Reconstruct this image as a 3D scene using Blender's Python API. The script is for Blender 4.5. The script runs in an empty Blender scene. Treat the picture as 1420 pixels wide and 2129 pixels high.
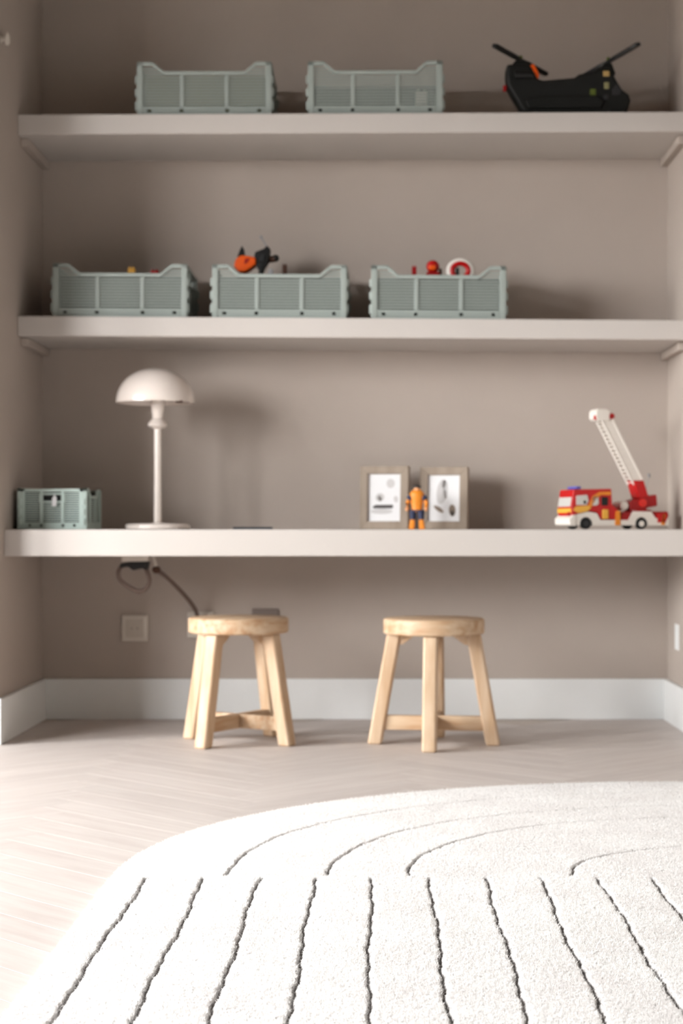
import bpy, bmesh, math, random
import numpy as np
from mathutils import Vector, Matrix

random.seed(7)
rng = np.random.default_rng(7)
SC = bpy.context.scene
COL = SC.collection
PI = math.pi

# ------------------------------------------------------------------ camera
F_PX, X0, Y0 = 3600.0, 790.0, 1100.0      # focal length and vanishing point, in 1420x2129 pixels
CAM_D, CAM_H = 5.4, 0.592                 # distance from the niche's back wall, height over the floor
cam_data = bpy.data.cameras.new('camera')
cam_data.sensor_fit = 'HORIZONTAL'
cam_data.sensor_width = 24.0
cam_data.lens = 24.0 * F_PX / 1420.0
cam_data.shift_x = -(X0 - 710.0) / 1420.0
cam_data.shift_y = (Y0 - 1064.5) / 1420.0
cam_data.clip_start = 0.05
cam_data.dof.use_dof = True
cam_data.dof.focus_distance = 2.45
cam_data.dof.aperture_fstop = 6.8
cam = bpy.data.objects.new('camera', cam_data)
COL.objects.link(cam)
cam.location = (0, -CAM_D, CAM_H)
cam.rotation_euler = (PI / 2, 0, 0)
SC.camera = cam

# ------------------------------------------------------------------ world and daylight
world = bpy.data.worlds.new('world')
SC.world = world
world.use_nodes = True
bg = world.node_tree.nodes['Background']
bg.inputs[0].default_value = (1.0, 0.995, 0.985, 1)     # an even, overcast sky
bg.inputs[1].default_value = 28.5

WIN_X = -2.90                                          # the room's left wall
WINDOWS = [(-4.8, -2.6, 0.90, 2.15), (-2.20, -1.20, 0.04, 1.85)]   # y0, y1, z0, z1: a window and a glazed door
for q, (wy0, wy1, wz0, wz1) in enumerate(WINDOWS):
    ld = bpy.data.lights.new('window_daylight', 'AREA')
    ld.shape = 'RECTANGLE'
    ld.size = wy1 - wy0
    ld.size_y = wz1 - wz0
    ld.cycles.is_portal = True            # guides the sky light through the opening
    lo = bpy.data.objects.new('window_daylight', ld)
    COL.objects.link(lo)
    lo.location = (WIN_X - 0.22, (wy0 + wy1) / 2, (wz0 + wz1) / 2)
    lo.rotation_euler = (PI / 2, 0, -PI / 2)

SC.view_settings.view_transform = 'Standard'
SC.view_settings.look = 'None'
SC.view_settings.gamma = 1.0
SC.view_settings.use_curve_mapping = False
SC.view_settings.exposure = 0.45


# ------------------------------------------------------------------ helpers
def scale_at(Y):
    return F_PX / (CAM_D + Y)


def WX(px, Y):
    return (px - X0) / scale_at(Y)


def WZ(py, Y):
    return CAM_H + (Y0 - py) / scale_at(Y)


def lin(r, g, b):
    def f(c):
        c /= 255.0
        return c / 12.92 if c <= 0.04045 else ((c + 0.055) / 1.055) ** 2.4
    return (f(r), f(g), f(b))


MATS = {}


def mat(name, rgb, rough=0.6, spec=0.35, var=0.0, var_scale=8.0, stretch=(1, 1, 1), bump=0.0, bump_scale=60.0,
        coat=0.0, rgb2=None, per_object=0.0, metallic=0.0):
    m = bpy.data.materials.new(name)
    m.use_nodes = True
    nt = m.node_tree
    b = nt.nodes['Principled BSDF']
    b.inputs['Roughness'].default_value = rough
    b.inputs['Specular IOR Level'].default_value = spec
    b.inputs['Metallic'].default_value = metallic
    b.inputs['Coat Weight'].default_value = coat
    b.inputs['Coat Roughness'].default_value = 0.15
    tc = nt.nodes.new('ShaderNodeTexCoord')
    mp = nt.nodes.new('ShaderNodeMapping')
    mp.inputs['Scale'].default_value = stretch
    nt.links.new(tc.outputs['Object'], mp.inputs['Vector'])
    vec = mp.outputs['Vector']
    oi = nt.nodes.new('ShaderNodeObjectInfo')
    if per_object:
        add = nt.nodes.new('ShaderNodeVectorMath')
        add.operation = 'MULTIPLY_ADD'
        comb = nt.nodes.new('ShaderNodeCombineXYZ')
        for k in range(3):
            nt.links.new(oi.outputs['Random'], comb.inputs[k])
        add.inputs[1].default_value = (37, 53, 71)
        nt.links.new(comb.outputs[0], add.inputs[0])
        nt.links.new(vec, add.inputs[2])
        vec = add.outputs[0]
    nz = nt.nodes.new('ShaderNodeTexNoise')
    nz.inputs['Scale'].default_value = var_scale
    nz.inputs['Detail'].default_value = 5.0
    nt.links.new(vec, nz.inputs['Vector'])
    mix = nt.nodes.new('ShaderNodeMix')
    mix.data_type = 'RGBA'
    c2 = rgb2 if rgb2 else tuple(c * (1 - var) for c in rgb)
    mix.inputs['A'].default_value = (*rgb, 1)
    mix.inputs['B'].default_value = (*c2, 1)
    ramp = nt.nodes.new('ShaderNodeMapRange')
    ramp.inputs['From Min'].default_value = 0.35
    ramp.inputs['From Max'].default_value = 0.68
    nt.links.new(nz.outputs['Fac'], ramp.inputs['Value'])
    nt.links.new(ramp.outputs['Result'], mix.inputs['Factor'])
    out = mix.outputs['Result']
    if per_object:
        hsv = nt.nodes.new('ShaderNodeHueSaturation')
        mr = nt.nodes.new('ShaderNodeMapRange')
        mr.inputs['To Min'].default_value = 1 - per_object
        mr.inputs['To Max'].default_value = 1 + per_object
        nt.links.new(oi.outputs['Random'], mr.inputs['Value'])
        nt.links.new(mr.outputs['Result'], hsv.inputs['Value'])
        nt.links.new(out, hsv.inputs['Color'])
        out = hsv.outputs['Color']
    nt.links.new(out, b.inputs['Base Color'])
    if bump:
        n2 = nt.nodes.new('ShaderNodeTexNoise')
        n2.inputs['Scale'].default_value = bump_scale
        n2.inputs['Detail'].default_value = 3.0
        nt.links.new(vec, n2.inputs['Vector'])
        bp = nt.nodes.new('ShaderNodeBump')
        bp.inputs['Strength'].default_value = bump
        bp.inputs['Distance'].default_value = 0.002
        nt.links.new(n2.outputs['Fac'], bp.inputs['Height'])
        nt.links.new(bp.outputs['Normal'], b.inputs['Normal'])
    MATS[name] = m
    return m


class MB:
    """Collects shapes; build() links them as one mesh object."""

    def __init__(self):
        self.v, self.f = [], []

    def add(self, verts, faces, M=None):
        n = len(self.v)
        for p in verts:
            p = Vector(p)
            self.v.append(tuple(M @ p) if M else tuple(p))
        self.f += [tuple(i + n for i in f) for f in faces]
        return self

    def box(self, x0, x1, y0, y1, z0, z1, M=None):
        v = [(x0, y0, z0), (x1, y0, z0), (x1, y1, z0), (x0, y1, z0), (x0, y0, z1), (x1, y0, z1), (x1, y1, z1), (x0, y1, z1)]
        f = [(0, 3, 2, 1), (4, 5, 6, 7), (0, 1, 5, 4), (1, 2, 6, 5), (2, 3, 7, 6), (3, 0, 4, 7)]
        return self.add(v, f, M)

    def prism(self, poly, a0, a1, axis='y', M=None):
        """poly in the plane across `axis` (y: x,z ; x: y,z ; z: x,y), extruded from a0 to a1."""
        n = len(poly)

        def pt(p, a):
            return (p[0], a, p[1]) if axis == 'y' else ((a, p[0], p[1]) if axis == 'x' else (p[0], p[1], a))
        v = [pt(p, a0) for p in poly] + [pt(p, a1) for p in poly]
        f = [tuple(range(n)), tuple(range(2 * n - 1, n - 1, -1))]
        f += [(i, i + n, (i + 1) % n + n, (i + 1) % n) for i in range(n)]
        return self.add(v, f, M)

    def lathe(self, prof, n=32, M=None, cap=True):
        v, f = [], []
        for r, z in prof:
            for k in range(n):
                a = 2 * PI * k / n
                v.append((r * math.cos(a), r * math.sin(a), z))
        for i in range(len(prof) - 1):
            for k in range(n):
                k2 = (k + 1) % n
                f.append((i * n + k, i * n + k2, (i + 1) * n + k2, (i + 1) * n + k))
        if cap:
            f.append(tuple(range(n - 1, -1, -1)))
            m = (len(prof) - 1) * n
            f.append(tuple(range(m, m + n)))
        return self.add(v, f, M)

    def cyl(self, p, q, r, n=16, r2=None):
        p, q = Vector(p), Vector(q)
        d = q - p
        M = Matrix.Translation(p) @ d.to_track_quat('Z', 'Y').to_matrix().to_4x4()
        return self.lathe([(r, 0), (r if r2 is None else r2, d.length)], n, M)

    def ball(self, c, r, n=14, m=9):
        rx, ry, rz = (r, r, r) if isinstance(r, (int, float)) else r
        prof = []
        for i in range(m + 1):
            t = -PI / 2 + PI * i / m
            prof.append((max(1e-4, math.cos(t)), math.sin(t)))
        return self.lathe(prof, n, Matrix.Translation(Vector(c)) @ Matrix.Diagonal((rx, ry, rz, 1)))

    def tube(self, pts, r, n=10):
        pts = [Vector(p) for p in pts]
        v, f = [], []
        up = Vector((0.13, 0.31, 0.94)).normalized()
        for i, p in enumerate(pts):
            t = (pts[min(i + 1, len(pts) - 1)] - pts[max(i - 1, 0)]).normalized()
            a = t.cross(up)
            if a.length < 1e-3:
                a = t.cross(Vector((1, 0, 0)))
            a.normalize()
            b = t.cross(a)
            for k in range(n):
                w = 2 * PI * k / n
                v.append(p + (a * math.cos(w) + b * math.sin(w)) * r)
        for i in range(len(pts) - 1):
            for k in range(n):
                k2 = (k + 1) % n
                f.append((i * n + k, i * n + k2, (i + 1) * n + k2, (i + 1) * n + k))
        f.append(tuple(range(n - 1, -1, -1)))
        f.append(tuple(range((len(pts) - 1) * n, len(pts) * n)))
        return self.add(v, f)

    def torus(self, R, r, n=36, m=10, M=None, a0=0.0, a1=2 * PI):
        full = abs(a1 - a0 - 2 * PI) < 1e-6
        cnt = n if full else n + 1
        v, f = [], []
        for i in range(cnt):
            a = a0 + (a1 - a0) * i / n
            for k in range(m):
                b = 2 * PI * k / m
                v.append(((R + r * math.cos(b)) * math.cos(a), (R + r * math.cos(b)) * math.sin(a), r * math.sin(b)))
        for i in range(n):
            i2 = (i + 1) % cnt
            for k in range(m):
                k2 = (k + 1) % m
                f.append((i * m + k, i2 * m + k, i2 * m + k2, i * m + k2))
        if not full:
            f.append(tuple(range(m - 1, -1, -1)))
            f.append(tuple(range(n * m, n * m + m)))
        return self.add(v, f, M)

    def build(self, name, material, parent=None, bevel=0.0, seg=2, smooth=False, loc=None, rot=None):
        me = bpy.data.meshes.new(name)
        me.from_pydata(self.v, [], self.f)
        bm = bmesh.new()
        bm.from_mesh(me)
        bmesh.ops.recalc_face_normals(bm, faces=bm.faces)
        bm.to_mesh(me)
        bm.free()
        me.materials.append(material)
        o = bpy.data.objects.new(name, me)
        COL.objects.link(o)
        if parent:
            o.parent = parent
        if loc is not None:
            o.location = loc
        if rot is not None:
            o.rotation_euler = rot
        if bevel:
            md = o.modifiers.new('bevel', 'BEVEL')
            md.width = bevel
            md.segments = seg
            md.limit_method = 'ANGLE'
            md.angle_limit = math.radians(35)
        if smooth or bevel:
            me.shade_smooth()
            if hasattr(me, 'set_sharp_from_angle') and not bevel:
                me.set_sharp_from_angle(angle=math.radians(38))
            if bevel:
                wn = o.modifiers.new('normals', 'WEIGHTED_NORMAL')
                wn.keep_sharp = True
        return o


def tag(o, label=None, cat=None, group=None, kind=None):
    if label:
        o['label'] = label
    if cat:
        o['category'] = cat
    if group:
        o['group'] = group
    if kind:
        o['kind'] = kind
    return o


def thing(name, label, cat, loc=(0, 0, 0), rot=(0, 0, 0), group=None):
    o = bpy.data.objects.new(name, None)
    o.empty_display_size = 0.05
    COL.objects.link(o)
    o.location = loc
    o.rotation_euler = rot
    return tag(o, label, cat, group)


def struct(o, label=None):
    o['kind'] = 'structure'
    if label:
        o['label'] = label
    return o


def copy_tree(o, parent=None):
    c = o.copy()
    COL.objects.link(c)
    c.parent = parent
    for ch in o.children:
        copy_tree(ch, c)
    return c


def smooth_path(pts, n=8):
    """Catmull-Rom through the points."""
    P = [Vector(p) for p in pts]
    P = [P[0] * 2 - P[1]] + P + [P[-1] * 2 - P[-2]]
    out = []
    for i in range(1, len(P) - 2):
        for k in range(n):
            t = k / n
            a, b, c, d = P[i - 1], P[i], P[i + 1], P[i + 2]
            out.append(0.5 * ((2 * b) + (c - a) * t + (2 * a - 5 * b + 4 * c - d) * t * t + (3 * b - a - 3 * c + d) * t ** 3))
    out.append(P[-2])
    return out


# ------------------------------------------------------------------ materials
M_WALL = mat('linen_wallpaper', lin(182, 171, 162), 0.85, 0.2, var=0.02, var_scale=9, bump=0.25, bump_scale=420)
M_PAINT = mat('beige_lacquer', lin(200, 194, 189), 0.45, 0.35, var=0.015, var_scale=3)
M_ROOM = mat('room_plaster', lin(96, 91, 86), 0.9, 0.2, var=0.03)
M_ROOM2 = mat('pale_plaster', lin(205, 200, 194), 0.9, 0.2, var=0.02)
M_CEIL = mat('ceiling_plaster', lin(100, 96, 92), 0.9, 0.2, var=0.02)
M_WHITE = mat('white_paint', lin(236, 238, 238), 0.5, 0.35, var=0.02)
M_FLOOR = mat('oak_subfloor', lin(204, 192, 182), 0.6, 0.3, var=0.15, var_scale=5, stretch=(1, 8, 1))
M_PLANK = mat('washed_oak', lin(212, 204, 199), 0.55, 0.28, var_scale=5.0, stretch=(1.0, 11, 4), rgb2=lin(202, 192, 187),
              per_object=0.035)
M_PINE = mat('pine', lin(208, 184, 157), 0.5, 0.35, var_scale=5.0, stretch=(9, 9, 0.9), rgb2=lin(188, 155, 122), per_object=0.05)
M_PINE_SEAT = mat('pine_seat', lin(206, 182, 154), 0.5, 0.35, var_scale=5.0, stretch=(1.2, 10, 10), rgb2=lin(176, 138, 103), per_object=0.04)
M_CRATE = mat('sage_plastic', lin(157, 166, 161), 0.5, 0.4, var=0.04, var_scale=6)
M_MINT = mat('mint_plastic', lin(196, 214, 208), 0.5, 0.4, var=0.04, var_scale=6)
M_LAMP = mat('blush_enamel', lin(242, 231, 223), 0.22, 0.5, var=0.01, coat=0.6)
M_LAMP_IN = mat('lamp_inside', lin(225, 214, 204), 0.5, 0.3)
M_BLACK = mat('black_plastic', lin(18, 18, 18), 0.4, 0.4, var=0.2)
M_DARK = mat('charcoal_plastic', lin(48, 48, 50), 0.4, 0.4, var=0.15)
M_RUBBER = mat('black_rubber', lin(30, 31, 31), 0.7, 0.3)
M_SLATE = mat('slate_cover', lin(62, 66, 72), 0.4, 0.4)
M_CORD = mat('taupe_cord', lin(116, 99, 91), 0.7, 0.2)
M_SOCKET = mat('socket_plastic', lin(212, 204, 194), 0.4, 0.4)
M_SOCKET_IN = mat('socket_inset', lin(198, 189, 178), 0.45, 0.4)
M_GREYPLATE = mat('grey_plate', lin(128, 116, 110), 0.5, 0.3)
M_FRAME = mat('greige_oak', lin(164, 149, 134), 0.55, 0.3, var_scale=6, stretch=(6, 6, 1.2), rgb2=lin(146, 131, 116))
M_PAPER = mat('print_paper', lin(236, 236, 238), 0.7, 0.2)
M_INK = mat('print_dark', lin(92, 88, 88), 0.8, 0.1)
M_INK2 = mat('print_mid', lin(168, 162, 158), 0.8, 0.1)
M_INK3 = mat('print_brown', lin(142, 128, 116), 0.8, 0.1)
M_INK4 = mat('print_pale', lin(206, 204, 204), 0.8, 0.1)
M_RED = mat('red_plastic', lin(190, 8, 12), 0.35, 0.45)
M_RED2 = mat('deep_red_plastic', lin(160, 14, 18), 0.4, 0.4)
M_REDLIGHT = mat('bright_red_plastic', lin(226, 36, 26), 0.3, 0.5)
M_TOYWHITE = mat('toy_white', lin(236, 230, 222), 0.4, 0.4)
M_YELLOW = mat('toy_yellow', lin(236, 178, 70), 0.4, 0.4)
M_ORANGE = mat('toy_orange', lin(232, 140, 40), 0.45, 0.4)
M_ORANGE2 = mat('vivid_orange', lin(240, 92, 14), 0.4, 0.4)
M_NAVY = mat('toy_navy', lin(48, 54, 82), 0.5, 0.35)
M_SKIN = mat('toy_skin', lin(226, 160, 112), 0.5, 0.3)
M_BLUE = mat('blue_beacon', lin(92, 96, 190), 0.3, 0.5)
M_GLASS = mat('toy_window', lin(206, 204, 198), 0.12, 0.6)
M_GREY = mat('grey_plastic', lin(150, 150, 152), 0.4, 0.4)
M_BROWN = mat('brown_plastic', lin(74, 48, 36), 0.5, 0.3)
M_OLIVE = mat('olive_plastic', lin(134, 130, 92), 0.6, 0.3)
M_DARK_FILL = mat('dark_grey_filler', lin(84, 88, 86), 0.8, 0.2)
M_LIME = mat('lime_plastic', lin(88, 100, 40), 0.5, 0.3)
M_AMBER = mat('amber_window', lin(176, 146, 92), 0.3, 0.5)
M_HULL = mat('heli_hull', lin(20, 21, 19), 0.55, 0.3, var=0.3, var_scale=20)


def pane_material():
    m = bpy.data.materials.new('window_glass')
    m.use_nodes = True
    nt = m.node_tree
    nt.nodes.remove(nt.nodes['Principled BSDF'])
    tr = nt.nodes.new('ShaderNodeBsdfTransparent')
    gl = nt.nodes.new('ShaderNodeBsdfGlossy')
    gl.inputs['Roughness'].default_value = 0.02
    mx = nt.nodes.new('ShaderNodeMixShader')
    mx.inputs[0].default_value = 0.06
    nt.links.new(tr.outputs[0], mx.inputs[1])
    nt.links.new(gl.outputs[0], mx.inputs[2])
    nt.links.new(mx.outputs[0], nt.nodes['Material Output'].inputs['Surface'])
    return m


M_PANE = pane_material()

# ------------------------------------------------------------------ the room shell
NL, NR = -1.0525, 0.8966          # niche side walls
NF = -0.645                       # front plane of the niche (face of the room wall)
RX0, RX1, RY0, RZ = WIN_X, 1.9, -7.0, 2.6
T = 0.12
struct(MB().box(RX0 - 0.1, RX1 + 0.1, RY0 - 0.1, T, -0.12, -0.0016).build('floor', M_FLOOR), 'pale washed oak herringbone floor')
struct(MB().box(NL - T, NR + T, 0, T, 0, RZ).build('wall_back', M_WALL), 'taupe linen back wall of the niche')
struct(MB().box(RX0, NL, NF, -0.0002, 0, RZ).build('wall_left', M_WALL), 'taupe side wall left of the niche')
struct(MB().box(NR, RX1, NF, -0.0002, 0, RZ).build('wall_right', M_WALL), 'taupe side wall right of the niche')
struct(MB().box(NL, NR, NF, -0.0002, 2.30, RZ).build('added_header', M_WALL), 'added unseen taupe header shading the top of the niche')  # out of view, added to keep ceiling bounce off the top compartment
w = MB()
ye = RY0
for wy0, wy1, wz0, wz1 in WINDOWS:
    w.box(RX0 - T, RX0, ye, wy0, 0, RZ)
    w.box(RX0 - T, RX0, wy0, wy1, wz1, RZ)
    w.box(RX0 - T, RX0, wy0, wy1, 0, wz0)
    ye = wy1
w.box(RX0 - T, RX0, ye, NF, 0, RZ)
struct(w.build('wall_window', M_ROOM))
struct(MB().box(RX1, RX1 + T, RY0, NF, 0, RZ).build('wall_opposite', M_ROOM2))
struct(MB().box(RX0 - T, RX1 + T, RY0 - T, RY0, 0, RZ).build('wall_behind', M_ROOM))
struct(MB().box(RX0 - T, RX1 + T, RY0 - T, T, RZ, RZ + 0.1).build('ceiling', M_CEIL))
struct(MB().box(-40, RX0 - T, -40, 40, -0.25, -0.15).build('ground', M_ROOM))
# window and glazed door in the left wall of the room
for q, (wy0, wy1, wz0, wz1) in enumerate(WINDOWS):
    n_p = 3 if q == 0 else 2
    wy = [wy0 + (wy1 - wy0) * k / n_p for k in range(n_p + 1)]
    win = struct(MB().box(RX0 - 0.09, RX0 - 0.03, wy0, wy1, wz0, wz0 + 0.05).build('window_%d' % (q + 1), M_WHITE))
    MB().box(RX0 - 0.09, RX0 - 0.03, wy0, wy1, wz1 - 0.05, wz1).build('window_frame', M_WHITE, win)
    for k in range(n_p + 1):
        y = min(max(wy[k], wy0 + 0.025), wy1 - 0.025)
        MB().box(RX0 - 0.09, RX0 - 0.03, y - 0.025, y + 0.025, wz0 + 0.05, wz1 - 0.05).build('window_frame', M_WHITE, win)
    for k in range(n_p):
        MB().box(RX0 - 0.063, RX0 - 0.057, wy[k] + 0.025, wy[k + 1] - 0.025, wz0 + 0.05, wz1 - 0.05).build('pane', M_PANE, win)

# baseboards
BH, BT = 0.126, 0.015
struct(MB().box(NL, NR, -BT, -0.0003, 0, BH).build('baseboard_back', M_WHITE, bevel=0.002), 'white baseboard along the back wall')
struct(MB().prism([(NL, -BT), (NL, NF), (RX0, NF), (RX0, NF - BT), (NL + BT, NF - BT), (NL + BT, -BT)], 0, BH, 'z').build('baseboard_left', M_WHITE, bevel=0.002),
       'white baseboard along the left niche wall')
struct(MB().prism([(NR, -BT), (NR, NF), (RX1, NF), (RX1, NF - BT), (NR - BT, NF - BT), (NR - BT, -BT)], 0, BH, 'z').build('baseboard_right', M_WHITE, bevel=0.002),
       'white baseboard along the right niche wall')

# herringbone planks, laid at 45 degrees
PW, PN = 0.09, 6
PL = PW * PN
FLOOR = bpy.data.objects['floor']


def plank_mesh():
    g, c = 0.00025, 0.0003
    x1, y1 = PL / 2 - g, PW / 2 - g
    v = [(-x1, -y1, -0.011), (x1, -y1, -0.011), (x1, y1, -0.011), (-x1, y1, -0.011),
         (-x1, -y1, -c), (x1, -y1, -c), (x1, y1, -c), (-x1, y1, -c),
         (-x1 + c, -y1 + c, 0), (x1 - c, -y1 + c, 0), (x1 - c, y1 - c, 0), (-x1 + c, y1 - c, 0)]
    f = [(0, 3, 2, 1), (8, 9, 10, 11)]
    for a, b in ((0, 4), (4, 8)):
        f += [(a + k, a + (k + 1) % 4, b + (k + 1) % 4, b + k) for k in range(4)]
    me = bpy.data.meshes.new('plank')
    me.from_pydata(v, [], f)
    me.materials.append(M_PLANK)
    return me


RUG_CX, RUG_CY, RUG_RX, RUG_RY, RUG_N = 0.70, -2.55, 1.15, 1.10, 2.12


def in_rug(x, y, inset):
    rx, ry = RUG_RX - inset, RUG_RY - inset
    if y <= RUG_CY:
        return abs(x - RUG_CX) < rx and y > -4.2 + inset
    return (abs(x - RUG_CX) / rx) ** RUG_N + ((y - RUG_CY) / ry) ** RUG_N < 1


pm = plank_mesh()
c45 = math.cos(PI / 4)
OX, OY = -0.27, -1.9
for i in range(-60, 60):
    for k in range(-8, 8):
        for kind in (0, 1):
            if kind == 0:
                u, v, rz = (i + 2 * PN * k + PN / 2) * PW, (i + 0.5) * PW, 0
            else:
                u, v, rz = (i + 0.5) * PW, (i - 2 * PN + 1 + 2 * PN * k + PN / 2) * PW, PI / 2
            x, y = OX + (u - v) * c45, OY + (u + v) * c45
            if not (-1.95 < x < 1.5 and -3.75 < y < 0.03):
                continue
            if y > NF and not (NL - 0.15 < x < NR + 0.15):
                continue
            if in_rug(x, y, 0.30):
                continue
            o = bpy.data.objects.new('plank', pm)
            COL.objects.link(o)
            o.parent = FLOOR
            o.location = (x, y, 0)
            o.rotation_euler = (0, 0, PI / 4 + rz)

# ------------------------------------------------------------------ shelves and desk
SX = (NL + NR) / 2
SHY = -0.372
s_sh = scale_at(SHY)


class Board:
    """A shelf whose top runs straight between a left and a right height."""

    def __init__(self, zl, zr, th, front):
        self.zl, self.zr, self.th, self.front = zl, zr, th, front

    def z(self, x):
        return self.zl + (self.zr - self.zl) * (x - NL) / (NR - NL)

    def ang(self):
        return -math.atan2(self.zr - self.zl, NR - NL)

    def mb(self):
        e = 0.0004
        return MB().prism([(NL + e, self.zl), (NR - e, self.zr), (NR - e, self.zr - self.th), (NL + e, self.zl - self.th)], self.front, -e, 'y')


TOP = Board(WZ(238, SHY), WZ(232, SHY), 0.058, SHY)
MID = Board(WZ(656.5, SHY), WZ(665.5, SHY), 0.0575, SHY)
DESK_Y = -0.5546
DESK = Board(0.591, 0.591, 0.075, DESK_Y)
for nm, bd, lb, ct in (('wall_shelf', TOP, 'thick beige top shelf carrying two grey crates and a black toy helicopter', 'shelf'),
                       ('wall_shelf', MID, 'thick beige middle shelf carrying three grey crates of toys', 'shelf'),
                       ('built_in_desk', DESK, 'deep beige built-in desk board above the two wooden stools', 'desk')):
    tag(bd.mb().build(nm, M_PAINT, bevel=0.0025), lb, ct)
for bd, which in ((TOP, 'top'), (MID, 'middle')):
    for side in (0, 1):
        e = 0.0006
        xa = NL + e if side == 0 else NR - 0.022 - e
        zz = (bd.zl if side == 0 else bd.zr) - bd.th - 0.0012
        tag(MB().box(xa, xa + 0.022, SHY + 0.045, -0.001, zz - 0.024, zz).build('shelf_batten', M_WALL, bevel=0.002),
            'narrow taupe batten under the %s end of the %s shelf' % ('left' if side == 0 else 'right', which), 'batten')

# ------------------------------------------------------------------ crates
def panel_profile(W, H, ears, dip):
    if not ears:
        return [(-W / 2, H), (W / 2, H)]
    return [(-W / 2, H), (-W / 2 + 0.046, H), (-W / 2 + 0.078, dip), (W / 2 - 0.078, dip), (W / 2 - 0.046, H), (W / 2, H)]


def top_at(prof, x):
    for (xa, za), (xb, zb) in zip(prof, prof[1:]):
        if xa <= x <= xb:
            return za + (zb - za) * (x - xa) / (xb - xa)
    return prof[-1][1]


def crate_panel(name, W, H, dip, ears, k, material, parent, M, handle=False):
    """A grid wall in the x-z plane, 6 mm thick, and its slats as a sub-part. k scales the details."""
    prof = panel_profile(W, H, ears, dip)
    t = 0.0032
    post, rim, band = 0.017 * k, 0.012 * k, 0.027 * k
    m = MB()
    for sgn in (-1, 1):
        a, b = sorted((sgn * W / 2, sgn * (W / 2 - post)))
        m.box(a, b, -t - 0.002, t, 0, H, M)
    # low band with four little slots
    hs = [-W / 2 + 0.036 * k, -W * 0.17, W * 0.17, W / 2 - 0.036 * k]
    m.box(-W / 2 + post, W / 2 - post, -t - 0.001, t, 0, band * 0.36, M)
    m.box(-W / 2 + post, W / 2 - post, -t - 0.001, t, band * 0.68, band, M)
    edges = [-W / 2 + post] + [e for h in hs for e in (h - 0.005 * k, h + 0.005 * k)] + [W / 2 - post]
    for q in range(0, len(edges), 2):
        if edges[q + 1] > edges[q]:
            m.box(edges[q], edges[q + 1], -t - 0.001, t, band * 0.36, band * 0.68, M)
    # rim along the top
    for (xa, za), (xb, zb) in zip(prof, prof[1:]):
        m.prism([(xa, za), (xb, zb), (xb, zb - rim), (xa, za - rim)], -t - 0.002, t, 'y', M)
    # uprights
    for x in (-W / 6, W / 6):
        m.box(x - 0.006 * k, x + 0.006 * k, -t, t, band, top_at(prof, x) - rim, M)
    hole = None
    if handle:
        hw, hz0, hz1 = 0.042 * k * 1.0, H - 0.046 * k, H - 0.024 * k
        hole = (-hw, hw, hz0, hz1)
        m.box(-hw - 0.008 * k, hw + 0.008 * k, -t - 0.001, t, hz0 - 0.008 * k, hz0, M)
        m.box(-hw - 0.008 * k, hw + 0.008 * k, -t - 0.001, t, hz1, hz1 + 0.006 * k, M)
        m.box(-hw - 0.008 * k, -hw, -t - 0.001, t, hz0, hz1, M)
        m.box(hw, hw + 0.008 * k, -t - 0.001, t, hz0, hz1, M)
    p = m.build(name, material, parent, bevel=0.0012 * k, seg=1)
    g = MB()
    pitch = 0.0086 * k
    z = band + 0.004 * k
    while z < H - rim - 0.002:
        runs = []
        if z + 0.004 * k < dip - rim or not ears:
            runs = [(-W / 2 + post, W / 2 - post)]
        else:
            x = -W / 2 + post
            xe = x
            while xe < 0 and top_at(prof, xe) - rim > z + 0.004 * k:
                xe += 0.002
            if xe - x > 0.006:
                runs = [(x, xe), (-xe, -x)]
        for a, b in runs:
            if hole and hole[2] - 0.004 < z < hole[3] + 0.001:
                g.box(a, hole[0], 0, t, z, z + 0.0048 * k, M)
                g.box(hole[1], b, 0, t, z, z + 0.0048 * k, M)
            else:
                g.box(a, b, 0, t, z, z + 0.0048 * k, M)
        z += pitch
    s = g.build('slat_grille', material, p)
    s['kind'] = 'stuff'
    return p


def make_crate(name, label, L, D, H, dip, k, material, group):
    """L: long sides (with dipped rims) along x, D: short sides along y. Origin: middle of the base."""
    t = thing(name, label, 'crate', group=group)
    MB().box(-L / 2 + 0.006, L / 2 - 0.006, -D / 2 + 0.006, D / 2 - 0.006, 0.002, 0.007).build('base', material, t)
    Tm = Matrix.Translation
    Rz = lambda a: Matrix.Rotation(a, 4, 'Z')
    crate_panel('long_panel', L, H, dip, True, k, material, t, Tm((0, -D / 2 + 0.004, 0)))
    crate_panel('long_panel', L, H, dip, True, k, material, t, Tm((0, D / 2 - 0.004, 0)) @ Rz(PI))
    crate_panel('end_panel', D - 0.014, H - 0.002, dip, False, k, material, t, Tm((L / 2 - 0.004, 0, 0)) @ Rz(PI / 2), True)
    crate_panel('end_panel', D - 0.014, H - 0.002, dip, False, k, material, t, Tm((-L / 2 + 0.004, 0, 0)) @ Rz(-PI / 2), True)
    for sx in (-1, 1):
        for sy in (-1, 1):
            h = MB()
            for z0, z1 in ((0.10, 0.26), (0.36, 0.50), (0.60, 0.74)):
                h.cyl((sx * (L / 2 + 0.0005), sy * (D / 2 - 0.007), z0 * H), (sx * (L / 2 + 0.0005), sy * (D / 2 - 0.007), z1 * H), 0.0062 * k, 10)
            hg = h.build('corner_hinge', material, t, smooth=True)
            hg['kind'] = 'stuff'
    return t


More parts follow.
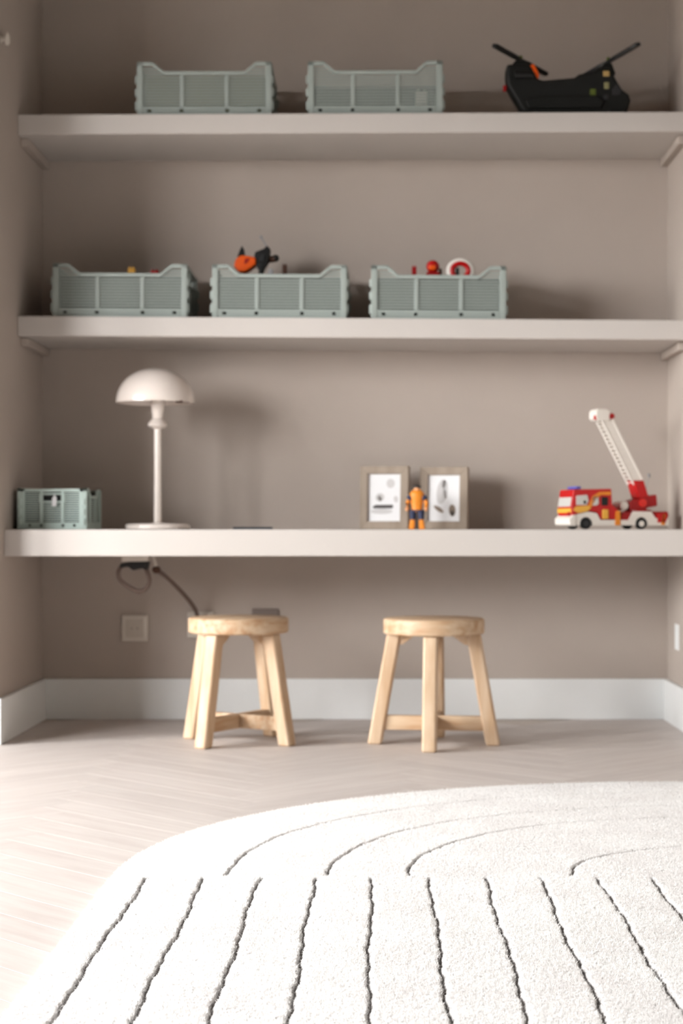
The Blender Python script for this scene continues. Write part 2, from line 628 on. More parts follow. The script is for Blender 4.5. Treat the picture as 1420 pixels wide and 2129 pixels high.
CR_Y = -0.20
G1 = 'grey folding crates on the shelves'
crate_a = make_crate('folding_crate', 'grey slatted crate at the left end of the middle shelf', 0.392, 0.30, 0.156, 0.129, 1.0, M_CRATE, G1)
spots = [(MID, 248, 'grey slatted crate at the left end of the middle shelf'),
         (MID, 581, 'grey slatted crate with an orange and black toy sticking out, centre of the middle shelf'),
         (MID, 911.5, 'grey slatted crate with a red and white toy ring peeking out of the top'),
         (TOP, 424, 'grey slatted crate on the top shelf, the one farther from the toy helicopter'),
         (TOP, 781, 'grey slatted crate on the top shelf, the one nearer the toy helicopter')]
CR = []
for q, (bd, px, lb) in enumerate(spots):
    o = crate_a if q == 0 else copy_tree(crate_a)
    o['label'] = lb
    x = WX(px, -0.35)
    o.location = (x, CR_Y, bd.z(x) + 0.0008)
    o.rotation_euler = (0, bd.ang(), math.radians((0.4, -0.3, 0.2, 0.5, -0.2)[q]))
    CR.append(o)

mini = make_crate('folding_crate', 'small mint green crate with a handle hole on the desk by the wall', 0.262, 0.196, 0.118, 0.098, 0.75, M_MINT, 'small crates')
mini.location = (WX(108, -0.45), -0.32, 0.5915)
mini.rotation_euler = (0, 0, PI / 2)
pt = thing('paper_tag', 'white paper tag hanging in the handle hole of the mint crate', 'tag', (mini.location.x + 0.007, -0.4575, 0.5915))
MB().prism([(-0.006, 0.066), (0.007, 0.066), (0.008, 0.09), (0.002, 0.099), (-0.005, 0.088)], -0.0012, 0, 'y').build('card', M_PAPER, pt)
MB().tube([(0.001, -0.001, 0.094), (0.001, -0.003, 0.098), (0.001, 0.001, 0.1025), (0.001, 0.006, 0.098)], 0.0008, 6).build('string', M_PAPER, pt)


# ------------------------------------------------------------------ toys in the crates
def brick(label, px, py_top, crate, material, w=0.03, d=0.03, yaw=0.0, dy=0.0, h=None, floor=0.0):
    """A studded toy brick standing on the crate's base, its top at the pixel row given."""
    y = CR_Y + dy
    x = WX(px, y)
    z0 = crate.location.z + (floor or 0.0082 + BOX_H) + (x - crate.location.x) * -math.tan(crate.rotation_euler.y)
    z1 = WZ(py_top, y) if h is None else z0 + h
    t = thing('toy_brick', label, 'toy', (x, y, z0), (0, 0, yaw))
    hh = z1 - z0
    MB().box(-w / 2, w / 2, -d / 2, d / 2, 0, hh - 0.004).build('block', material, t, bevel=0.001, seg=1)
    for sx in (-1, 1):
        for sy in (-1, 1):
            MB().cyl((sx * w / 4, sy * d / 4, hh - 0.004), (sx * w / 4, sy * d / 4, hh), w * 0.15, 12).build('stud', material, t, smooth=True)
    return t


BOX_H = 0.112


def filler_box(label, crate, material, w, d, h, dx=0.0):
    """A made-up lidded filler inside a crate; small toys stand on its lid."""
    t = thing('filler_box', label, 'box', (crate.location.x + dx, crate.location.y, crate.location.z + 0.0078 + dx * -math.tan(crate.rotation_euler.y)), tuple(crate.rotation_euler))
    MB().box(-w / 2 + 0.002, w / 2 - 0.002, -d / 2 + 0.002, d / 2 - 0.002, 0, h - 0.014).build('body', material, t, bevel=0.002, seg=1)
    MB().box(-w / 2, w / 2, -d / 2, d / 2, h - 0.016, h).build('lid', material, t, bevel=0.002, seg=1)
    return t


filler_box('added dark grey filler inside the leftmost crate, behind its slats', CR[0], M_DARK_FILL, 0.355, 0.262, BOX_H)  # made-up fillers in the middle crates, darkening the grilles from behind
filler_box('added dark grey filler inside the centre crate, under the toy spacecraft', CR[1], M_DARK_FILL, 0.355, 0.262, BOX_H)
filler_box('added dark grey filler inside the rightmost middle crate, under the red toys', CR[2], M_DARK_FILL, 0.355, 0.262, BOX_H)
filler_box('olive box inside the top crate farther from the helicopter', CR[3], M_OLIVE, 0.355, 0.262, BOX_H)
filler_box('charcoal box inside the top crate nearer the helicopter', CR[4], M_DARK_FILL, 0.355, 0.20, 0.085)
filler_box('added black filler inside the small mint crate, darkening its handle hole', mini, M_BLACK, 0.236, 0.166, 0.104)  # made-up filler so the handle hole reads dark
brick('yellow toy brick just showing over the rim of the leftmost crate', 274, 556, CR[0], M_YELLOW, 0.022, 0.022)
brick('red toy brick just showing over the rim of the leftmost crate', 322, 561, CR[0], M_RED2, 0.024, 0.024, dy=0.03)
brick('white toy brick behind the right slats of the top crate nearer the helicopter', 876, 0, CR[4], M_TOYWHITE, 0.034, 0.022, 0.0, dy=-0.121, h=0.068, floor=0.0078)

# orange and black toy glider in the centre crate
yg = CR_Y + 0.02
gx = WX(533, yg)
gz = CR[1].location.z + 0.0088 + BOX_H


def G(px, py, dy=0.0):
    return (WX(px, yg + dy) - gx, dy, WZ(py, yg + dy) - gz)


gl = thing('toy_spacecraft', 'orange and black toy spacecraft sticking out of the centre crate', 'toy', (gx, yg, gz))
hull = [G(540, 566)[::2], G(527, 545)[::2], G(531, 526)[::2], G(549, 519)[::2], G(556, 512)[::2], G(563, 520)[::2], G(559, 545)[::2], G(549, 562)[::2], (0.012, 0.0), (-0.012, 0.0)]
MB().prism(hull, -0.022, 0.022, 'y').build('hull', M_BLACK, gl, bevel=0.004)
MB().prism([G(487, 556)[::2], G(492, 540)[::2], G(503, 533)[::2], G(520, 535)[::2], G(533, 538)[::2], G(534, 552)[::2], G(519, 563)[::2], G(510, 568)[::2], G(498, 566)[::2]],
           -0.030, 0.026, 'y').build('nose_shell', M_ORANGE2, gl, bevel=0.006)
MB().prism([G(509, 551)[::2], G(512, 541)[::2], G(521, 541)[::2], G(514, 551)[::2]], -0.032, -0.026, 'y').build('intake', M_RED2, gl)
MB().prism([G(493, 535)[::2], G(498, 522)[::2], G(503, 511)[::2], G(508, 520)[::2], G(510, 534)[::2]], -0.006, 0.006, 'y').build('tail_fin', M_BLACK, gl, bevel=0.002)
MB().prism([G(538, 544)[::2], G(545, 532)[::2], G(552, 532)[::2], G(548, 546)[::2]], -0.026, -0.020, 'y').build('hatch', M_DARK, gl, bevel=0.001)
MB().cyl(G(557, 540), G(573, 538), 0.010, 14).build('thruster', M_BROWN, gl, smooth=True)
MB().ball(G(573, 537), 0.011).build('thruster_cap', M_BLACK, gl, smooth=True)
MB().tube([G(556, 516), G(550, 505), G(543, 493)], 0.0022, 8).build('antenna', M_GREY, gl, smooth=True)
MB().ball(G(543, 493), 0.005).build('antenna_tip', M_GREY, gl, smooth=True)
tt = brick('thin brown toy brick poking up beside the orange and black toy', 592, 549, CR[1], M_BROWN, 0.014, 0.018)
tt2 = brick('small grey toy brick poking up right beside the black hull of the spacecraft', 563, 559, CR[1], M_GREY, 0.014, 0.016, dy=-0.09)

# red toys in the right crate
yr = CR_Y
zc = CR[2].location.z + 0.0092 + BOX_H
brick('dark red toy brick poking up at the left of the red toy head', 861, 553, CR[2], M_RED2, 0.014, 0.016)
hx = WX(900, yr)
hd = thing('toy_robot', 'red toy robot with an orange face peeking over the crate rim', 'toy', (hx, yr, zc))
zt = WZ(541, yr) - zc
MB().box(-0.020, 0.020, -0.016, 0.016, 0, zt - 0.036).build('body', M_RED2, hd, bevel=0.004)
MB().ball((0, 0, zt - 0.019), (0.020, 0.019, 0.019)).build('head', M_RED, hd, smooth=True)
MB().box(-0.012, 0.008, -0.021, -0.010, zt - 0.032, zt - 0.018).build('face_plate', M_ORANGE2, hd, bevel=0.003)
MB().box(0.017, 0.027, -0.008, 0.006, zt - 0.044, zt - 0.026).build('ear_pod', M_BROWN, hd, bevel=0.002)
rx = WX(957, yr)
ring = thing('toy_life_ring', 'white toy life ring with a red inner band peeking out of the crate', 'toy', (rx, yr, zc))
ztop = WZ(537, yr) - zc
RR = 0.030
Mr = Matrix.Translation((0, 0, ztop - RR - 0.008)) @ Matrix.Diagonal((1.12, 1, 1, 1)) @ Matrix.Rotation(PI / 2, 4, 'X')
MB().torus(RR, 0.0085, 40, 12, Mr).build('ring', M_TOYWHITE, ring, smooth=True)
MB().torus(RR - 0.0080, 0.0075, 40, 10, Matrix.Translation((0, -0.004, 0)) @ Mr).build('inner_band', M_RED, ring, smooth=True)
MB().box(-0.014, -0.004, -0.012, 0.004, 0.0, ztop - 0.030).build('clip', M_BLACK, ring, bevel=0.002)

# ------------------------------------------------------------------ toy helicopter on the top shelf
yh = -0.285
sh_ = scale_at(yh)
hx0 = WX(1180, yh)
hz0 = TOP.z(hx0)
base_py = Y0 - (hz0 - CAM_H) * sh_


def H(px, py):
    return ((px - 1180) / sh_, (base_py - py) / sh_)


heli = thing('toy_helicopter', 'black toy helicopter with two rotors on the top shelf', 'toy', (hx0, yh, hz0 + 0.0005), (0, TOP.ang(), 0))
body = [H(1088, 240), H(1080, 229), H(1066, 205), H(1053, 182), H(1051, 160), H(1052, 139), H(1100, 139), H(1108, 152), H(1116, 168), H(1124, 173), H(1192, 167),
        H(1202, 160), H(1230, 156), H(1243, 148), H(1265, 146), H(1272, 160), H(1281, 176), H(1291, 192), H(1305, 203), H(1309, 215), H(1304, 232), H(1294, 241)]
MB().prism(body, -0.036, 0.036, 'y').build('fuselage', M_HULL, heli, bevel=0.010, seg=3)
for sy in (-1, 1):
    y0, y1 = sorted((sy * 0.034, sy * 0.047))
    MB().prism([H(1096, 232), H(1088, 216), H(1110, 208), H(1238, 206), H(1252, 218), H(1246, 233)], y0, y1, 'y').build('fuel_tank', M_HULL, heli, bevel=0.005)
    MB().cyl((H(1068, 0)[0], sy * 0.041, H(0, 163)[1]), (H(1106, 0)[0], sy * 0.041, H(0, 163)[1]), 0.013, 16, 0.010).build('engine', M_BLACK, heli, smooth=True)
    yw0, yw1 = sorted((sy * 0.0345, sy * 0.0372))
    for a, m in (((1251, 1264, 155, 166), M_AMBER), ((1253, 1263, 178, 192), M_OLIVE), ((1224, 1236, 192, 208), M_LIME), ((1252, 1261, 204, 214), M_DARK)):
        p0, p1 = H(a[0], a[3]), H(a[1], a[2])
        MB().box(p0[0], p1[0], yw0, yw1, p0[1], p1[1]).build('side_window', m, heli, bevel=0.001, seg=1)
    MB().prism([H(1270, 193), H(1279, 181), H(1289, 196), H(1284, 204), H(1270, 204)], yw0, yw1, 'y').build('cockpit_window', M_DARK, heli)
    for px in (1110, 1262):
        cx = H(px, 0)[0]
        MB().cyl((cx, sy * 0.030, 0.0085), (cx, sy * 0.040, 0.0085), 0.0085, 16).build('wheel', M_RUBBER, heli, smooth=True)
p0, p1 = H(1102, 170), H(1116, 140)
MB().prism([H(1101, 140), H(1109, 138), H(1120, 160), H(1118, 170), H(1108, 164)], -0.030, 0.030, 'y').build('orange_fairing', M_ORANGE2, heli, bevel=0.003)
MB().box(H(1046, 0)[0], H(1053, 0)[0], -0.006, 0.006, H(0, 190)[1], H(0, 178)[1]).build('tail_light', M_RED2, heli, bevel=0.001)


def rotor(px, py, pylon, yaw, tilt):
    hub = H(px, py)
    p = MB().prism(pylon, -0.016, 0.016, 'y').build('rotor_pylon', M_HULL, heli, bevel=0.005)
    MB().cyl((hub[0], 0, hub[1] - 0.03), (hub[0], 0, hub[1] + 0.004), 0.006, 14).build('mast', M_BLACK, p, smooth=True)
    MB().cyl((hub[0], 0, hub[1] + 0.004), (hub[0], 0, hub[1] + 0.012), 0.0055, 14).build('hub_cap', M_LIME, p, smooth=True)
    Mx = Matrix.Translation((hub[0], 0, hub[1])) @ Matrix.Rotation(tilt, 4, 'Y') @ Matrix.Rotation(yaw, 4, 'Z')
    for s in (-1, 1):
        MB().prism([(s * 0.004, -0.005), (s * 0.03, -0.010), (s * 0.118, -0.010), (s * 0.122, 0.005), (s * 0.118, 0.010), (s * 0.03, 0.010), (s * 0.004, 0.005)], -0.0055, 0.0055, 'z', Mx).build(
            'rotor_blade', M_BLACK, p, bevel=0.002)


rotor(1083, 125, [H(1060, 142), H(1072, 127), H(1092, 127), H(1104, 142)], math.radians(44), math.radians(14))
rotor(1265, 129, [H(1240, 158), H(1255, 133), H(1271, 133), H(1280, 158)], math.radians(-46), math.radians(-20))

# ------------------------------------------------------------------ lamp
ly = -0.30
ls = scale_at(ly)
lx = WX(328, ly)


def LZ(py):
    return (Y0 - py) / ls + 0.001


lamp = thing('table_lamp', 'blush mushroom-shaped table lamp with a domed shade on the desk', 'lamp', (lx, ly, 0.591))
MB().lathe([(0.088, 0), (0.0955, 0.002), (0.0955, 0.012), (0.091, 0.0165), (0.02, 0.019), (0.013, 0.022)], 56).build('base', M_LAMP, lamp, smooth=True)
MB().lathe([(0.0118, 0.016), (0.0112, LZ(990)), (0.0112, LZ(888))], 28).build('stem', M_LAMP, lamp, smooth=True)
MB().lathe([(0.011, LZ(893)), (0.016, LZ(891)), (0.0285, LZ(886)), (0.0295, LZ(884)), (0.027, LZ(879)), (0.019, LZ(873)), (0.014, LZ(869))], 32).build('collar', M_LAMP, lamp, smooth=True)
MB().lathe([(0.0155, LZ(876)), (0.0165, LZ(862)), (0.0195, LZ(850)), (0.021, LZ(838)), (0.021, LZ(826))], 32).build('neck', M_LAMP, lamp, smooth=True)
R_s, z_r, h_s = 0.1155, LZ(838), (838 - 766) / ls
prof = []
for i in range(25):
    a = (PI / 2) * i / 24
    prof.append((max(0.0005, R_s * math.cos(a) ** 0.92), z_r + h_s * math.sin(a)))
inner = [(max(0.0005, r - 0.0025), z - (0.0025 if q else 0)) for q, (r, z) in enumerate(prof)]
shade = MB().lathe(prof + inner[::-1], 64, None, False).build('shade', M_LAMP, lamp, smooth=True)
shade.location.x = WX(323, ly) - lx
MB().ball((0, 0, LZ(822)), (0.017, 0.017, 0.020)).build('bulb', M_LAMP_IN, lamp, smooth=True)
MB().box(0.062, 0.082, -0.100 + 0.018, -0.076 + 0.018, z_r - 0.004, z_r + 0.002).build('shade_clip', M_BROWN, lamp, bevel=0.001)

# ------------------------------------------------------------------ dark notebook on the desk
yb = -0.36
nb = thing('notebook', 'dark slate notebook lying flat on the desk', 'notebook', (WX(526, yb), yb, 0.5915), (0, 0, math.radians(2)))
MB().box(-0.057, 0.057, -0.04, 0.04, 0, 0.0012).build('back_cover', M_SLATE, nb)
MB().box(-0.0555, 0.0555, -0.038, 0.038, 0.0012, 0.0052).build('page_block', M_SLATE, nb)
MB().box(-0.057, 0.057, -0.04, 0.04, 0.0052, 0.0066).build('front_cover', M_SLATE, nb)


# ------------------------------------------------------------------ picture frames
def frame(label, pxc, Y, w, h, yaw, lean, prints):
    t = thing('picture_frame', label, 'picture frame', (WX(pxc, Y), Y, 0.5914), (math.radians(-lean), 0, math.radians(yaw)), 'small framed prints')
    b, d = 0.0245, 0.030
    MB().prism([(-w / 2, 0), (w / 2, 0), (w / 2 - b, b), (-w / 2 + b, b)], 0, d, 'y').build('frame_bar', M_FRAME, t, bevel=0.001, seg=1)
    MB().prism([(-w / 2, h), (w / 2, h), (w / 2 - b, h - b), (-w / 2 + b, h - b)], 0, d, 'y').build('frame_bar', M_FRAME, t, bevel=0.001, seg=1)
    for s in (-1, 1):
        MB().prism([(s * w / 2, 0), (s * w / 2, h), (s * (w / 2 - b), h - b), (s * (w / 2 - b), b)], 0, d, 'y').build('frame_bar', M_FRAME, t, bevel=0.001, seg=1)
    pr = MB().box(-w / 2 + b, w / 2 - b, 0.009, 0.012, b, h - b).build('print', M_PAPER, t)
    MB().box(-w / 2 + 0.004, w / 2 - 0.004, 0.012, d - 0.002, 0.004, h - 0.004).build('backing', M_FRAME, t)
    for nm, mt, kind, args in prints:
        m = MB()
        if kind == 'e':
            cx, cz, rx_, rz_, a = args
            poly = []
            for q in range(22):
                g = 2 * PI * q / 22
                x, z = rx_ * math.cos(g), rz_ * math.sin(g)
                poly.append((cx + x * math.cos(a) - z * math.sin(a), cz + x * math.sin(a) + z * math.cos(a)))
        else:
            poly = args
        m.prism(poly, 0.0085, 0.009, 'y').build(nm, mt, pr)
    return t


frame('left taupe picture frame, its print showing a dark flat bar', 797, -0.155, 0.150, 0.193, -12, 3.5, [
    ('ink_bar', M_INK, 'p', [(-0.034, 0.064), (0.024, 0.064), (0.028, 0.069), (0.026, 0.075), (-0.026, 0.075), (-0.036, 0.070)]),
    ('ink_wash', M_INK4, 'e', (-0.008, 0.055, 0.034, 0.008, 0)),
    ('ink_moon', M_INK4, 'e', (0.019, 0.140, 0.013, 0.014, 0)),
    ('ink_mark', M_INK4, 'e', (-0.014, 0.098, 0.014, 0.012, 0.3)),
    ('ink_mark', M_INK2, 'e', (-0.014, 0.094, 0.006, 0.009, 0.3)),
    ('ink_mark', M_INK4, 'e', (0.036, 0.092, 0.007, 0.010, 0.2))])
frame('right taupe picture frame, its print showing a pale sketched animal and brown rocks', 921, -0.150, 0.148, 0.190, -13, 3.5, [
    ('ink_neck', M_INK4, 'e', (-0.006, 0.115, 0.017, 0.038, -0.15)),
    ('ink_head', M_INK2, 'e', (0.000, 0.138, 0.006, 0.014, -0.1)),
    ('ink_fold', M_INK2, 'e', (0.003, 0.108, 0.005, 0.015, 0.2)),
    ('ink_rock', M_INK3, 'e', (-0.016, 0.062, 0.018, 0.006, -0.6)),
    ('ink_rock', M_INK3, 'e', (0.026, 0.058, 0.010, 0.018, 0.05)),
    ('ink_rock', M_INK, 'e', (0.027, 0.049, 0.007, 0.008, 0))])

# ------------------------------------------------------------------ toy action figure
yf = -0.235
fs = scale_at(yf)
fx = WX(867, yf)


def FZ(py):
    return (1100.5 - py) / fs


fig = thing('toy_figure', 'small toy figure in orange and navy standing between the picture frames', 'toy figure', (fx, yf, 0.591), (0, 0, math.radians(-8)))
for s in (-1, 1):
    MB().prism([(s * 0.002 + s * 0.004, FZ(1080)), (s * 0.020, FZ(1080)), (s * 0.024, 0.004), (s * 0.022, 0), (s * 0.008, 0), (s * 0.007, 0.004)], -0.010, 0.007, 'y').build('boot', M_ORANGE, fig, bevel=0.003)
    MB().lathe([(0.0085, 0), (0.0105, FZ(1060) - FZ(1081))], 16, Matrix.Translation((s * 0.0125, 0, FZ(1081)))).build('trouser_leg', M_NAVY, fig, smooth=True)
    MB().ball((s * 0.0215, 0, FZ(1035)), (0.0095, 0.010, 0.0095)).build('shoulder', M_NAVY, fig, smooth=True)
    MB().tube([(s * 0.024, 0, FZ(1038)), (s * 0.029, -0.002, FZ(1047)), (s * 0.0285, -0.008, FZ(1056))], 0.0062, 10).build('arm', M_ORANGE, fig, smooth=True)
    MB().ball((s * 0.0285, -0.009, FZ(1058)), (0.006, 0.006, 0.007)).build('hand', M_SKIN, fig, smooth=True)
MB().lathe([(0.017, FZ(1064)), (0.0155, FZ(1056)), (0.0185, FZ(1042)), (0.022, FZ(1032)), (0.022, FZ(1026)), (0.015, FZ(1020)), (0.008, FZ(1018))], 22, Matrix.Diagonal((1, 0.62, 1, 1))).build(
    'torso', M_ORANGE, fig, smooth=True)
MB().prism([(-0.017, FZ(1064)), (0.017, FZ(1064)), (0.017, FZ(1060)), (-0.017, FZ(1060))], -0.0112, 0.0112, 'y').build('belt', M_NAVY, fig, bevel=0.002)
MB().ball((0, 0, FZ(1017)), (0.0105, 0.010, 0.0105)).build('head', M_SKIN, fig, smooth=True)
hair = MB()
for a in range(9):
    g = 2 * PI * a / 9
    hair.cyl((0.005 * math.cos(g), 0.002 + 0.005 * math.sin(g), FZ(1015)), (0.012 * math.cos(g), 0.003 + 0.011 * math.sin(g), FZ(1010)), 0.0052, 8, 0.0006)
hair.ball((0, 0.0015, FZ(1014.5)), (0.0112, 0.0105, 0.0085))
hair.build('hair', M_DARK, fig, smooth=True)['kind'] = 'stuff'

# ------------------------------------------------------------------ toy fire engine
yt = -0.275
TW, TH_ = 0.106, math.radians(17)
tx = WX(1275, yt)
ts = scale_at(yt - 0.05)
truck = thing('toy_fire_engine', 'red toy fire engine with a raised white ladder on the desk', 'toy', (tx, yt, 0.591), (0, 0, TH_))
hw = TW / 2


def U(px):
    return ((px - 1275) / ts - hw * math.sin(TH_)) / math.cos(TH_)


def V(py):
    return (1099.5 - py) / ts


# chassis and white skirt with wheel arches
def arch(cx, r, n=9):
    return [(cx + r * math.cos(PI * k / n), V(1087.5) + r * math.sin(PI * k / n)) for k in range(n, -1, -1)]


wf, wr = U(1211), U(1331)
skirt = [(U(1181), V(1070)), (U(1181), V(1091)), ] + [(wf - 0.0195, V(1091))] + arch(wf, 0.0195) + [(wf + 0.0195, V(1091)), (wr - 0.0195, V(1091))] + arch(wr, 0.0195) + [
    (wr + 0.0195, V(1091)), (U(1390), V(1091)), (U(1390), V(1078)), (U(1362), V(1076)), (U(1352), V(1062)), (U(1312), V(1062)), (U(1302), V(1080)), (U(1242), V(1080)),
    (U(1234), V(1066)), (U(1215), V(1063)), (U(1192), V(1069))]
for s in (-1, 1):
    y0, y1 = sorted((s * hw, s * (hw - 0.012)))
    MB().prism(skirt, y0, y1, 'y').build('side_skirt', M_TOYWHITE, truck)
MB().box(U(1192), U(1385), -hw + 0.012, hw - 0.012, V(1091) + 0.004, V(1080)).build('chassis', M_DARK, truck)
MB().prism([(U(1184), V(1093)), (U(1175), V(1090)), (U(1174), V(1077)), (U(1183), V(1070)), (U(1190), V(1070)), (U(1190), V(1093))], -hw - 0.002, hw + 0.002, 'y').build('front_bumper', M_TOYWHITE, truck, bevel=0.003)
# cab
cab = [(U(1181), V(1072)), (U(1180), V(1052)), (U(1183), V(1034)), (U(1185), V(1017)), (U(1266), V(1015)), (U(1268), V(1048)), (U(1280), V(1058)), (U(1282), V(1079)),
       (U(1243), V(1079)), (U(1235), V(1064)), (U(1213), V(1062)), (U(1195), V(1067))]
cb = MB().prism(cab, -hw + 0.001, hw - 0.001, 'y').build('cab', M_RED, truck, bevel=0.0025)
for s in (-1, 1):
    y0, y1 = sorted((s * (hw - 0.003), s * (hw + 0.0008)))
    MB().prism([(U(1190), V(1049)), (U(1190), V(1030)), (U(1213), V(1028)), (U(1216), V(1040)), (U(1212), V(1049))], y0, y1, 'y').build('side_window', M_GLASS, cb)
    MB().prism([(U(1223), V(1050)), (U(1225), V(1033)), (U(1236), V(1028)), (U(1238), V(1046)), (U(1233), V(1050))], y0, y1, 'y').build('side_window', M_GLASS, cb)
    MB().box(U(1244), U(1258), y0, y1, V(1050), V(1032)).build('rear_window', M_BLACK, cb, bevel=0.001, seg=1)
    MB().prism([(U(1183), V(1060)), (U(1189), V(1052)), (U(1215), V(1050)), (U(1222), V(1054)), (U(1214), V(1062)), (U(1195), V(1066))], y0, y1, 'y').build('yellow_stripe', M_YELLOW, cb)
    MB().prism([(U(1215), V(1052)), (U(1226), V(1030)), (U(1240), V(1022)), (U(1264), V(1021)), (U(1264), V(1028)), (U(1243), V(1028)), (U(1232), V(1036)), (U(1224), V(1052))], y0, y1 - 0.0003 * s if s > 0 else y1, 'y').build('yellow_stripe', M_ORANGE, cb)
    MB().box(U(1246), U(1259), y0, y1, V(1078), V(1058)).build('yellow_badge', M_YELLOW, cb, bevel=0.001, seg=1)
MB().ball((U(1208), -hw + 0.004, V(1043)), (0.008, 0.006, 0.009)).build('driver', M_BLACK, cb, smooth=True)
# windscreen, front stripes, lights
MB().prism([(U(1180) - 0.0018, V(1052)), (U(1183) - 0.0018, V(1033)), (U(1183) + 0.003, V(1033)), (U(1180) + 0.003, V(1052))], -hw + 0.008, hw - 0.008, 'y').build('windscreen', M_GLASS, cb)
MB().box(U(1180) - 0.0015, U(1180) + 0.002, -hw + 0.004, hw - 0.004, V(1065), V(1056)).build('front_stripe', M_YELLOW, cb)
MB().box(U(1180) - 0.003, U(1180) + 0.002, -hw + 0.010, -hw + 0.024, V(1072), V(1063)).build('headlight', M_RED2, cb, bevel=0.001)
MB().box(U(1195), U(1207), -0.032, 0.032, V(1016), V(1010)).build('beacon_bar', M_BLUE, truck, bevel=0.003)
# rear bed
MB().prism([(U(1284), V(1082)), (U(1290), V(1064)), (U(1302), V(1062)), (U(1390), V(1062)), (U(1392), V(1070)), (U(1386), V(1084)), (U(1364), V(1084)), (U(1353), V(1064)), (U(1311), V(1064)), (U(1303), V(1082))],
           -hw + 0.002, hw - 0.002, 'y').build('rear_bed', M_RED2, truck, bevel=0.002)
for s in (-1, 1):
    y0, y1 = sorted((s * (hw - 0.004), s * (hw + 0.0012)))
    MB().prism([(U(1273), V(1091)), (U(1275), V(1062)), (U(1284), V(1060)), (U(1285), V(1091))], y0, y1, 'y').build('yellow_band', M_ORANGE, truck)
    MB().prism([(U(1366), V(1085)), (U(1366), V(1066)), (U(1386), V(1066)), (U(1388), V(1073)), (U(1383), V(1085))], y0, y1, 'y').build('rear_panel', M_RED, truck)
    MB().prism([(U(1374), V(1090)), (U(1377), V(1068)), (U(1384), V(1068)), (U(1382), V(1090))], y0, y1 + 0.0006, 'y').build('yellow_band', M_ORANGE, truck)
    for cx, hubm in ((wf, M_DARK), (wr, M_TOYWHITE)):
        ya, yb_ = s * (hw - 0.014), s * (hw + 0.001)
        wh = MB().cyl((cx, ya, V(1087.5)), (cx, yb_, V(1087.5)), 0.0163, 28).build('wheel', M_RUBBER, truck, bevel=0.002)
        MB().cyl((cx, yb_ - s * 0.002, V(1087.5)), (cx, yb_ + s * 0.0012, V(1087.5)), 0.0085, 20).build('hub', hubm, wh, smooth=True)
MB().cyl((U(1301), -0.03, V(1050)), (U(1301), 0.03, V(1050)), 0.0135, 24).build('hose_drum', M_TOYWHITE, truck, bevel=0.002)
# turntable and control box
MB().cyl((U(1340), 0, V(1064)), (U(1340), 0, V(1058)), 0.040, 32).build('turntable', M_RED2, truck, bevel=0.001)
MB().prism([(U(1313), V(1059)), (U(1313), V(1042)), (U(1336), V(1034)), (U(1352), V(1030)), (U(1372), V(1026)), (U(1374), V(1050)), (U(1352), V(1054)), (U(1350), V(1059))], -0.030, 0.030, 'y').build(
    'turret', M_RED2, truck, bevel=0.003)
MB().cyl((U(1341), -0.034, V(1044)), (U(1341), -0.028, V(1044)), 0.0125, 24).build('turret_lamp', M_REDLIGHT, truck, bevel=0.001)
MB().prism([(U(1334), V(1034)), (U(1323), V(997)), (U(1345), V(997)), (U(1356), V(1032))], -0.026, 0.026, 'y').build('ladder_cradle', M_RED, truck, bevel=0.002)
# ladder: four rails, lattice and rungs
A0, A1 = Vector((U(1334), 0, V(1000))), Vector((U(1264), 0, V(866)))
ax = (A1 - A0).normalized()
nx = Vector((ax.z, 0, -ax.x))
lad = MB()
hwl, hl = 0.020, 0.0155
for sy in (-1, 1):
    for sn in (-1, 1):
        off = Vector((0, sy * hwl, 0)) + nx * sn * hl
        lad.cyl(A0 + off, A1 + off, 0.0030, 6)
o = lad.build('ladder_rail', M_TOYWHITE, truck, smooth=True)
n_r = 17
Lr = (A1 - A0).length
rg = MB()
for k in range(n_r):
    c = A0 + ax * Lr * (k + 0.5) / n_r
    rg.cyl(c + Vector((0, -hwl, 0)) - nx * hl, c + Vector((0, hwl, 0)) - nx * hl, 0.0014, 6)
    for sy in (-1, 1):
        s2 = 1 if k % 2 else -1
        rg.cyl(c + Vector((0, sy * hwl, 0)) - nx * hl * s2 - ax * Lr / n_r / 2, c + Vector((0, sy * hwl, 0)) + nx * hl * s2 + ax * Lr / n_r / 2, 0.0011, 6)
r_ = rg.build('rungs', M_TOYWHITE, o, smooth=True)
r_['kind'] = 'stuff'
o['kind'] = 'stuff'
q = MB()
for sy in (-1, 1):
    y0, y1 = sorted((sy * (hwl - 0.0012), sy * (hwl + 0.0006)))
    a, b = A0 + nx * hl, A1 + nx * hl
    c, d = A1 - nx * hl, A0 - nx * hl
    q.prism([(a.x, a.z), (b.x, b.z), (c.x, c.z), (d.x, d.z)], y0, y1, 'y')
q.build('ladder_side', M_TOYWHITE, truck)['kind'] = 'stuff'
bk = MB()
bx0, bx1, bz0, bz1 = U(1241), U(1270), V(873), V(848)
bk.prism([(bx0, bz0 + 0.008), (bx0 + 0.008, bz0), (bx1, bz0), (bx1 + 0.002, bz1 - 0.006), (bx1 - 0.010, bz1), (bx0 + 0.006, bz1), (bx0, bz1 - 0.008)], -0.026, 0.026, 'y')
bko = bk.build('rescue_basket', M_TOYWHITE, truck, bevel=0.002)
MB().cyl((bx0 - 0.002, -0.018, V(866)), (bx0 + 0.004, -0.018, V(866)), 0.007, 14).build('basket_lamp', M_RED, bko, smooth=True)
MB().cyl((U(1275), -0.027, V(863)), (U(1275), -0.018, V(863)), 0.0085, 16).build('tip_pulley', M_RED2, truck, smooth=True)
MB().tube([(U(1348), -0.02, V(1030)), (U(1353), -0.024, V(1005)), (U(1357), -0.024, V(988))], 0.0010, 6).build('mirror_arm', M_GREY, truck)
MB().ball((U(1357), -0.024, V(986)), (0.005, 0.002, 0.007)).build('mirror', M_GREY, truck, smooth=True)


